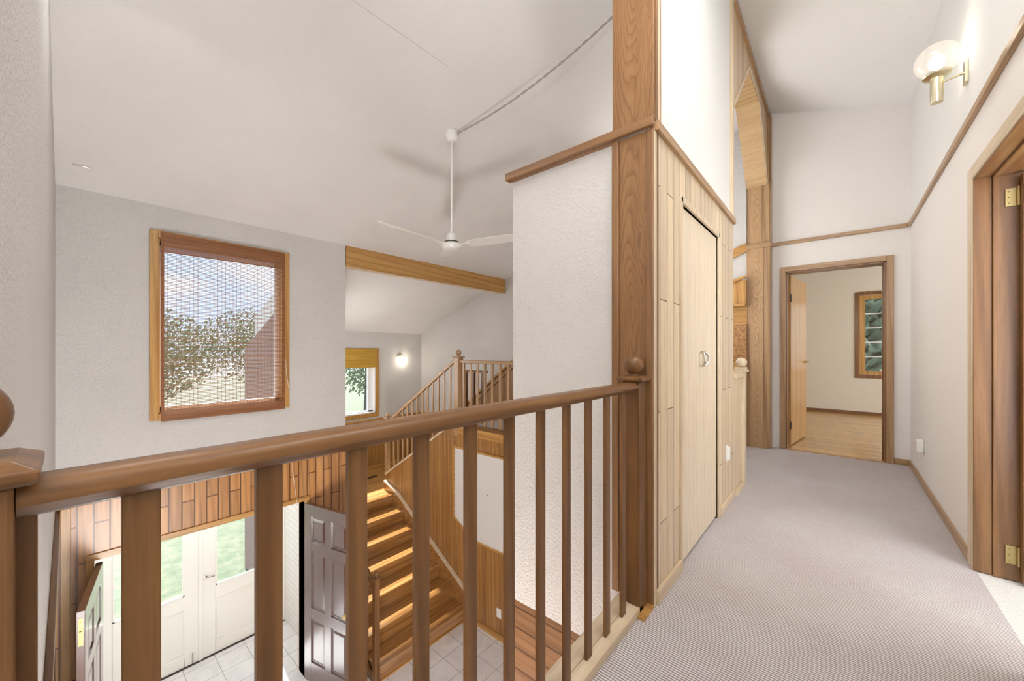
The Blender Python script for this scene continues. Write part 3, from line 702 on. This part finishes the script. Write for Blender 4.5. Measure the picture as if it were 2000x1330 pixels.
r = sroot('window_3', (.8, 9.25, .7))
q = MB(); q.box(.237, .30, 9.235, 9.25, .655, 2.195); q.box(1.35, 1.413, 9.235, 9.25, .655, 2.195); q.box(.30, 1.35, 9.235, 9.25, .655, .72); q.box(.30, 1.35, 9.235, 9.25, 2.13, 2.195); q.build('casing', 'jambZ', r, bevel=.003)
q = MB(); q.box(.30, .375, 9.30, 9.34, .72, 2.13); q.box(1.275, 1.35, 9.30, 9.34, .72, 2.13); q.box(.375, 1.275, 9.30, 9.34, .72, .78); q.box(.375, 1.275, 9.30, 9.34, 2.06, 2.13); q.build('sash', 'goldZ', r)
q = MB()
for k in range(1, 5): z = .78+k*1.28/5; q.box(.375, 1.275, 9.31, 9.33, z-.009, z+.009)
for k in range(1, 4): x = .375+k*.9/4+.0; q.box(x-.009, x+.009, 9.31, 9.33, .78, 2.06)
q.build('muntin_grid', 'vinyl', r)
B(.375, 1.275, 9.318, 9.322, .78, 2.06).build('pane', 'glass', r)
B(.56, .68, 9.27, 9.30, .79, .815).build('crank_handle', 'white', r)

# ================================================================== main balustrade
rl = thing('loft_balustrade', (-.69, .8, 0), 'brown oak balustrade with flat balusters running along the loft edge over the foyer', 'railing')
xr = -.692
prof = [(-.020, .976), (.014, .976), (.024, .981), (.027, .987), (.033, .992), (.034, 1.002), (.028, 1.012), (.016, 1.017), (-.016, 1.017), (-.030, 1.012), (-.036, 1.002), (-.035, .992), (-.030, .987), (-.027, .981)]
MB().loft([[Vector((xr+a, y, z)) for a, z in prof] for y in (-.035, .8, 1.645)], True).build('handrail', 'railY', rl)
for k in range(11):
    yc = .0635+.1466*k
    B(xr-.0065, xr+.0065, yc-.0185, yc+.0185, .035, .984).build('baluster', 'railZ', rl, bevel=.0012, seg=1)
B(xr-.0065, xr+.0065, -.058, -.0215, .035, .984).build('baluster', 'railZ', rl, bevel=.0012, seg=1)
MB().prism([(-.760, .0), (-.705, .0), (-.705, .038), (-.760, .050)], 'Y', -.04, 1.64).build('shoe_rail', 'paleY', rl)
B(-.705, -.655, -.04, 1.655, .0, .037).build('base_rail', 'paleY', rl, bevel=.003)
def newel(parent, x, y, w, z0, z1, ballr, mat='railZ', half=1.0):
    n_ = B(x-w/2, x+w/2, y-w/2*half, y+w/2*half, z0, z1).build('newel', mat, parent, bevel=.004)
    q = MB(); c = w/2+.018
    q.loft([[Vector((x+sx*a, y+sy*a*half, z)) for sx, sy in ((-1, -1), (1, -1), (1, 1), (-1, 1))] for a, z in ((c-.006, z1), (c, z1+.006), (c, z1+.016), (c-.018, z1+.026))], False)
    q.build('newel_cap', mat, n_, bevel=.002)
    q = MB(); q.lathe((x, y, z1+.024), [(0, 0), (.02, 0), (.016, .01), (.014, .014)], 20); q.sphere((x, y, z1+.024+.006+ballr), ballr); q.build('ball_finial', mat, n_)
    return n_
newel(rl, -.697, 1.662, .084, 0.0, 1.018, .0425)
newel(rl, -.695, -.080, .088, 0.0, 1.018, .0425)
B(-.745, -.625, 1.600, 1.712, 0, .012).build('base_block', 'goldX', rl)

# short panelled return beside the closet and its newel
r_ = thing('knee_wall', (-.63, 3.7, 0), 'short pale panelled rail with round-topped newel beyond the closet', 'railing')
B(-.66, -.60, 3.74, 3.83, 0, .97).build('newel', 'paleZ', r_, bevel=.004)
B(-.685, -.585, 3.71, 3.855, .97, .99).build('newel_cap', 'paleY', r_, bevel=.003)
B(-.675, -.595, 3.72, 3.845, .99, 1.01).build('newel_cap', 'paleY', r_, bevel=.004)
MB().sphere((-.63, 3.78, 1.05), .042).build('ball_finial', 'paleZ', r_)
B(-.65, -.63, 3.445, 3.74, .04, .95).build('board_panel', 'paleZ', r_)
B(-.67, -.605, 3.445, 3.74, .93, .97).build('top_rail', 'paleY', r_, bevel=.003)
B(-.69, -.60, 3.445, 3.74, .0, .035).build('base_rail', 'paleY', r_, bevel=.003)

# ================================================================== staircase, first flight
st = thing('lower_staircase', (-4.9, 3.0, GF), 'varnished oak staircase of seven risers climbing from the tiled foyer to the landing', 'staircase')
R_, G_ = .19, .307
yl, yr = 2.31, 3.66
for k in range(1, 8):
    xn = -5.81+(7-k)*G_      # nosing x
    zt_ = GF+k*R_
    B(xn-.055, xn-.03, yl, yr, zt_-R_, zt_-.028).build('riser', 'stairY', st)
    if k < 7: B(xn-G_-.05, xn, yl-.0, yr, zt_-.028, zt_).build('tread', 'stairY', st, bevel=.006)
    else: B(xn-.10, xn, yl, yr, zt_-.028, zt_+.001).build('tread', 'stairY', st, bevel=.006)
B(-3.995, -3.985, yl, yr, GF, GF+.02).build('toe_moulding', 'goldY', st)
def nos1(x): return GF+R_+(-3.968-x)*(R_/G_)
q = MB(); q.prism([(-3.93, GF), (-3.93, nos1(-3.93)+.20), (-5.72, nos1(-5.72)+.10), (-6.12, LD+.155), (-6.12, LD-.05), (-5.96, LD-.3), (-5.96, GF)], 'Y', 3.66, 3.70)
q.build('skirt_board', 'stairY', st, bevel=.002)
q = MB(); q.beam((-3.93, 3.668, nos1(-3.93)+.205), (-5.72, 3.668, nos1(-5.72)+.105), .05, .022); q.beam((-5.72, 3.668, nos1(-5.72)+.105), (-6.12, 3.668, LD+.165), .05, .022)
q.build('skirt_cap', 'paleX', st)
MB().prism([(-3.99, GF), (-3.99, nos1(-3.99)-.22), (-5.84, LD-.06), (-5.84, GF)], 'Y', yl-.03, yl).build('left_string', 'railX', st)
MB().prism([(-4.05, GF), (-5.84, LD-.2), (-5.84, GF)], 'Y', yl, yr).build('carriage', 'stairY', st)
newel(st, -3.945, 2.262, .062, GF, -1.42, .028)
q = MB(); q.beam((-3.97, 2.262, -1.52), (-4.70, 2.262, -1.07), .045, .05); q.build('handrail', 'railX', st, bevel=.006)
for k in range(3):
    x = -4.14-k*.2; B(x-.012, x+.012, 2.255, 2.269, nos1(x)-.2, -1.52-(x+3.97)*.616-.02).build('baluster', 'railZ', st)

# second flight
s2 = thing('upper_staircase', (-5.2, 4.5, LD), 'oak stair flight rising from the landing to the upper floor behind the panelled wall', 'staircase')
for k in range(1, 8):
    xn = -6.12+(k-1)*.306; zt_ = LD+k*.19
    B(xn+.03, xn+.055, 3.80, 5.33, zt_-.19, zt_-.028).build('riser', 'stairY', s2)
    if k < 7: B(xn, xn+.336, 3.80, 5.33, zt_-.028, zt_).build('tread', 'stairY', s2, bevel=.006)
# balustrade of the second flight and upper guard
b2 = thing('stair_balustrade', (-5.2, 3.74, LD), 'oak balustrade climbing with the far stair flight and level guard at its top', 'railing')
def railtop(x): return .005+.627*(x+5.923)
yb = 3.74
MB().beam((-6.15, yb, cap(-6.15)-.012), (-4.27, yb, cap(-4.27)-.012), .10, .03).build('string_cap', 'paleX', b2)
MB().beam((-6.10, yb, railtop(-6.10)-.02), (-4.27, yb, railtop(-4.27)-.02), .05, .045).build('sloping_handrail', 'oakX', b2, bevel=.008)
for k in range(12):
    x = -4.42-k*.1375
    if x > -6.05: B(x-.017, x+.017, yb-.010, yb+.010, cap(x)-.01, railtop(x)-.035).build('baluster', 'oakZ', b2)
newel(b2, -4.235, yb, .10, -.10, 1.045, .042, 'oakZ')
newel(b2, -6.14, yb, .07, LD, -.075, .034, 'oakZ')
B(-4.19, -1.5, yb-.025, yb+.025, .965, 1.01).build('level_handrail', 'oakX', b2, bevel=.008)
for k in range(19):
    x = -4.116+k*.1425
    B(x-.017, x+.017, yb-.010, yb+.010, .09, .97).build('baluster', 'oakZ', b2)
B(-4.19, -1.5, yb-.04, yb+.03, .05, .095).build('shoe_rail', 'railX', b2)
B(-4.19, -1.5, yb-.055, yb+.04, -.06, .05).build('fascia_board', 'goldX', b2)
# darker guard behind
b3 = thing('inner_guard', (-4.95, 4.72, -.6), 'darker short guard with three pickets behind the level stair railing', 'railing')
B(-5.30, -4.60, 4.70, 4.74, .755, .795).build('handrail', 'railX', b3, bevel=.005)
for x, wd in ((-5.16, .05), (-4.93, .02), (-4.70, .028)):
    k = int((x+6.12)/.306)+1; zt_ = LD+k*.19
    B(x-wd, x+wd, 4.70, 4.74, zt_+.003, .76).build('picket', 'railZ', b3)
# white board on the stair wall
wbd = thing('white_panel', (-3.6, 3.69, -.9), 'white wall panel with one clipped corner, framed in thin oak on the stair wall', 'wall panel')
poly = [(-4.27, -.257), (-2.6, -.257), (-2.6, -1.50), (-3.87, -1.50), (-4.27, -1.28)]
MB().prism(poly, 'Y', 3.688, 3.70).build('board', 'board', wbd)
q = MB()
for i in range(len(poly)):
    a, b_ = poly[i], poly[(i+1) % len(poly)]; q.beam((a[0], 3.69, a[1]), (b_[0], 3.69, b_[1]), .022, .028, (0, 1, 0)) if abs(a[0]-b_[0]) < 1e-6 else q.beam((a[0], 3.69, a[1]), (b_[0], 3.69, b_[1]), .022, .028)
q.build('frame_moulding', 'goldX', wbd)
MB().sphere((-3.59, 3.686, -.80), .012, 12, 8).build('cup_hook', 'nickel', wbd)

# ================================================================== ceiling beam
bm_ = thing('ceiling_beam', (XW-.05, 3.8, 2.2), 'long oak beam under the ceiling between foyer and stair hall', 'beam')
B(XW-.10, XW+.0, 2.30, 5.34, 2.215, 2.50).build('face_boards', 'goldY', bm_, bevel=.003)
B(XW-.095, XW-.004, 2.302, 5.338, 2.209, 2.215).build('soffit_strip', 'paleY', bm_)

# ================================================================== ceiling fan
FX, FY, FZ = -2.761, 2.354, 2.148
fz = zc(FX)
fn = thing('ceiling_fan', (FX, FY, fz), 'white three-blade ceiling fan on a long downrod from the sloped ceiling', 'ceiling fan')
MB().lathe((FX, FY, fz-.085), [(0, 0), (.03, 0), (.05, .012), (.062, .035), (.062, .085), (.055, .10), (0, .10)], 28).build('canopy', 'fan', fn)
MB().tube([(FX, FY, fz-.08), (FX, FY, FZ+.13)], .0095, 12).build('downrod', 'fan', fn)
MB().lathe((FX, FY, FZ), [(0, -.052), (.055, -.052), (.075, -.045), (.098, -.022), (.10, -.006), (.092, .004), (.07, .010), (.054, .016), (.052, .05), (.048, .085), (.036, .105), (.018, .112), (.013, .15), (0, .15)], 36).build('motor_housing', 'fan', fn)
MB().lathe((FX, FY, FZ+.020), [(.062, 0), (.066, .004), (.062, .009)], 30).build('vent_ring', 'dark', fn)
Fv = Vector((-.6500, .7599, 0)); Rv = Vector((.7599, .6500, 0))
for ang in (226, 346, 106):
    a = math.radians(ang); d = (Rv*math.cos(a)+Fv*math.sin(a)).normalized(); s_ = Vector((-d.y, d.x, 0)); up = Vector((0, 0, 1))
    q = MB(); secs = []
    c0 = Vector((FX, FY, FZ-.006))
    for (r_2, w2, lift) in ((.15, .040, .004), (.20, .060, .007), (.30, .066, .012), (.45, .066, .020), (.58, .062, .030), (.67, .050, .040), (.715, .034, .046), (.735, .016, .049)):
        tilt = math.radians(-13); sv = s_*math.cos(tilt)+up*math.sin(tilt); nv = up*math.cos(tilt)-s_*math.sin(tilt)
        cc = c0+d*r_2+up*lift
        secs.append([cc-sv*w2-nv*.002, cc+sv*w2-nv*.002+up*.0, cc+sv*w2+nv*.002, cc+nv*.008, cc-sv*w2+nv*.002])
    q.loft(secs, False); bl_ = q.build('blade', 'fan', fn)
    MB().beam(c0+d*.07, c0+d*.19+up*.006, .035, .008).build('blade_arm', 'fan', bl_)
# swagged cord from the canopy to the ridge
p0 = Vector((FX+.03, FY+.02, fz-.01)); p1 = Vector((-1.10, 2.72, zc(-1.10)-.01)); pts = []; pts2 = []
for k in range(61):
    u = k/60; p = p0.lerp(p1, u); sag = .10*4*u*(1-u); p.z -= sag
    tw = k*1.3; pts.append(p+Vector((0, math.cos(tw)*.006, math.sin(tw)*.006))); pts2.append(p-Vector((0, math.cos(tw)*.006, math.sin(tw)*.006)))
ccd = thing('fan_cord', tuple(p0), 'twisted taupe electric cord swagged under the ceiling from the fan', 'cord')
MB().tube(pts, .0042, 6).build('twisted_wire', 'cordm', ccd); MB().tube(pts2, .0042, 6).build('twisted_wire', 'cordm', ccd)
MB().tube([p1+Vector((0, 0, .012)), p1-Vector((0, 0, .02))], .006).build('ceiling_hook', 'nickel', ccd)
# hairline seams of the ceiling boards
def seam(a, b_, nm):
    q = MB(); pts = [Vector((x, y, zc(x)-.0006)) for x, y in (a, b_)]; q.beam(pts[0], pts[1], .003, .001); return struct(q.build(nm, 'ceil'))
q = MB(); a_ = Vector((-2.33, .35, zc(-2.33)-.0006)); b__ = Vector((-2.303, 1.93, zc(-2.303)-.0006)); q.beam(a_, b__, .0035, .001)
struct(q.build('trim_30', 'seam'))
# small loose wire hook on the ceiling
hk = MB(); hk.tube([(-4.44, .03, zc(-4.44)-.006), (-4.43, .06, zc(-4.43)-.02), (-4.43, .09, zc(-4.43)-.012), (-4.43, .125, zc(-4.43)-.018)], .003, 6)
tag(hk.build('wire_hook', 'nickel'), 'small bent wire hook on the ceiling above the foyer window', 'hook')

# ================================================================== wall lamps
def lamp(loc, power, name, r=.04, col=(1, .88, .72)):
    d = bpy.data.lights.new(name, 'POINT'); d.energy = power; d.color = col; d.shadow_soft_size = r
    o = bpy.data.objects.new(name, d); COL.objects.link(o); o.location = loc; return o
sc = thing('wall_sconce', (XR, 3.278, 2.72), 'satin brass wall lamp with lit glass globe on the right hallway wall', 'wall lamp')
SX, SY = .437, 3.278
B(XR-.014, XR, SY-.028, SY+.028, 2.652, 2.782).build('back_plate', 'satin', sc, bevel=.003)
MB().tube([(XR-.01, SY, 2.715), (SX, SY, 2.700)], .0065, 12).build('arm', 'satin', sc)
MB().lathe((SX, SY, 2.592), [(0, 0), (.026, 0), (.0275, .003), (.0275, .145), (.0, .145)], 28).build('cylinder_body', 'satin', sc)
MB().lathe((SX, SY, 2.733), [(.0, 0), (.03, 0), (.058, .010), (.062, .018), (.055, .02), (0, .018)], 32).build('globe_cup', 'satin', sc)
GR = .095; GZ = 2.838
prof = [(GR*math.sin(a), GR*.93*(-math.cos(a))) for a in [math.radians(x) for x in range(32, 181, 8)]]
MB().lathe((SX, SY, GZ), prof, 36).build('glass_globe', 'globe', sc)
q = MB(); q.sphere((SX, SY, 2.825), .034, 20, 14, (1, 1, 1.25)); q.build('bulb', 'bulb', sc)
lamp((SX, SY, 2.835), 9, 'wall_sconce_light', .035)
s2_ = thing('stair_sconce', (XF, 4.815, 1.02), 'small lit wall lamp with frosted bell shade in the far stair hall', 'wall lamp')
MB().lathe((XF, 4.78, 1.035), [(0, 0), (.058, 0), (.055, .012), (.02, .02), (0, .02)], 24, Matrix.Rotation(PI/2, 3, 'Y')).build('back_plate', 'satin', s2_)
MB().tube([(XF+.015, 4.80, 1.035), (XF+.07, 4.83, 1.04), (XF+.10, 4.84, 1.01)], .008, 10).build('arm', 'satin', s2_)
MB().lathe((XF+.10, 4.84, .93), [(.062, 0), (.058, .03), (.035, .075), (.02, .09), (0, .092)], 24).build('bell_shade', 'globe', s2_)
MB().sphere((XF+.10, 4.84, .965), .022).build('bulb', 'bulb', s2_)
lamp((XF+.10, 4.84, .945), 5.0, 'stair_sconce_light', .03)

# ================================================================== outlets and plates
o1 = thing('wall_outlet', (XC, 3.2, .385), 'white outlet plate with plugged adapter low on the pale closet boards', 'outlet')
B(XC, XC+.006, 3.165, 3.235, .33, .445).build('cover_plate', 'white', o1, bevel=.002)
B(XC+.006, XC+.02, 3.175, 3.225, .34, .435).build('adapter', 'white', o1, bevel=.004)
o2 = thing('plug_in_adapter', (XR, 4.66, .35), 'white plug-in device on the outlet of the right hallway wall', 'adapter')
B(XR-.006, XR, 4.60, 4.68, .25, .39).build('cover_plate', 'white', o2, bevel=.002)
B(XR-.05, XR-.006, 4.62, 4.70, .30, .405).build('housing', 'white', o2, bevel=.010)
o3 = thing('foyer_outlet', (-3.39, YS, -2.31), 'white outlet plate low on the panelled stair wall above the tiles', 'outlet')
B(-3.43, -3.35, YS-.006, YS, -2.37, -2.25).build('cover_plate', 'white', o3, bevel=.002)
q = MB(); q.box(-3.40, -3.38, YS-.009, YS-.006, -2.34, -2.32); q.box(-3.40, -3.38, YS-.009, YS-.006, -2.30, -2.28); q.build('socket', 'vinyl', o3)
q = MB(); q.box(-6.97, -6.87, 3.35, 3.98, LD, LD+.004); fr = q.build('floor_register', 'dark', None, origin=(-6.92, 3.66, LD))
tag(fr, 'dark metal floor register set in the wooden stair landing', 'vent')
for k in range(12):
    B(-6.96, -6.88, 3.38+k*.05, 3.39+k*.05, LD+.004, LD+.007).build('grille_bar', 'jambX', fr)

# ================================================================== niche shelf seen through the opening
nh = thing('wall_cupboard', (-.95, 5.34, 1.0), 'amber wooden wall shelving with mottled back beyond the arched opening', 'shelf')
B(-1.45, -.83, 5.25, 5.34, 1.70, 1.99).build('upper_cupboard', 'goldZ', nh)
MB().beam((-1.45, 5.24, 1.80), (-.83, 5.24, 2.03), .05, .03).build('sloping_cap', 'goldX', nh)
B(-1.45, -.83, 5.18, 5.34, 1.68, 1.705).build('shelf', 'goldX', nh)
B(-1.45, -.83, 5.325, 5.34, 1.47, 1.68).build('back_panel', 'goldX', nh)
B(-1.45, -.83, 5.30, 5.34, 1.02, 1.47).build('mottled_panel', 'burl', nh)
B(-1.45, -.83, 5.28, 5.34, 0.02, 1.02).build('lower_cupboard', 'goldZ', nh)
MB().beam((-2.0, YB-.02, 1.93), (-.83, YB-.02, 2.40), .04, .10).build('x', 'goldX').name = 'trim_28'
struct(bpy.data.objects['trim_28'])

# ================================================================== outdoors
gm = B(-70, -6.02, -40, 60, -2.95, -2.85).build('lawn', 'grass'); struct(gm)
struct(B(-9.2, -6.05, -1.2, 3.0, -2.88, -2.84).build('floor_porch', 'grass'))
gm = B(-30, 40, 12, 60, -2.96, -2.86).build('lawn', 'grass'); struct(gm)
def tree(x, y, z, h, cr_, mat, nleaf, label, name, conical=False, trunk=.14):
    t_ = thing(name, (x, y, z), label, 'tree')
    q = MB(); rnd = random.Random(int(abs(x*31+y*17)))
    top = h*.62
    q.tube([(x, y, z), (x+.05, y, z+h*.25), (x-.05, y+.1, z+top)], [trunk, trunk*.75, trunk*.35], 8)
    for k in range(9):
        a = k*2.4; zz = z+h*(.22+.045*k); l = cr_*(.95-.05*k)
        p = Vector((x, y, zz)); e = p+Vector((math.cos(a)*l*.8, math.sin(a)*l*.8, l*.55)); m2 = (p+e)/2+Vector((0, 0, -.05*l))
        q.tube([p, m2, e], [trunk*.35, trunk*.22, trunk*.08], 6)
    q.build('trunk', 'bark', t_)
    q = MB()
    for k in range(nleaf):
        if conical:
            u = rnd.random()**.6; zz = z+h*(1-u)*.98+.1; rr = cr_*u*(.35+.65*rnd.random()); a = rnd.random()*2*PI; c = Vector((x+rr*math.cos(a), y+rr*math.sin(a), zz)); s_ = .18+.22*rnd.random()
        else:
            v = Vector((rnd.gauss(0, 1), rnd.gauss(0, 1), rnd.gauss(0, 1))).normalized()*(rnd.random()**.45); c = Vector((x, y, z+h*.58))+Vector((v.x*cr_, v.y*cr_, v.z*h*.38)); s_ = .06+.09*rnd.random()
        n1 = Vector((rnd.uniform(-1, 1), rnd.uniform(-1, 1), rnd.uniform(-1, 1))).normalized(); n2 = n1.orthogonal().normalized(); n3 = n1.cross(n2)
        q.add([c-n2*s_, c+n3*s_*.5, c+n2*s_, c-n3*s_*.5], [(0, 1, 2, 3)])
    q.build('foliage', mat, t_, kind='stuff')
    return t_
tree(-22.8, 12.4, -2.85, 5.4, 2.3, 'leaves', 2600, 'spreading leafy tree on the lawn outside the far stair window', 'garden_tree', trunk=.2)
tree(-34, 9.5, -2.85, 7.5, 4.0, 'leaves', 6000, 'pale green tree far behind the foyer window blind', 'garden_tree')
tree(-27, 2.5, -2.85, 6.5, 3.4, 'leaves', 6000, 'low rounded tree left of the others behind the blind', 'garden_tree')
for k, (x, y) in enumerate(((.2, 16.0), (4.6, 15.0), (2.8, 21.8))):
    tree(x, y, -2.85, 10.5, 1.9, 'conifer', 3800, ['dark conifer behind the left panes of the bedroom window', 'dark conifer in the middle of the bedroom window view', 'dark conifer furthest right outside the bedroom window'][k], 'conifer_tree', True)
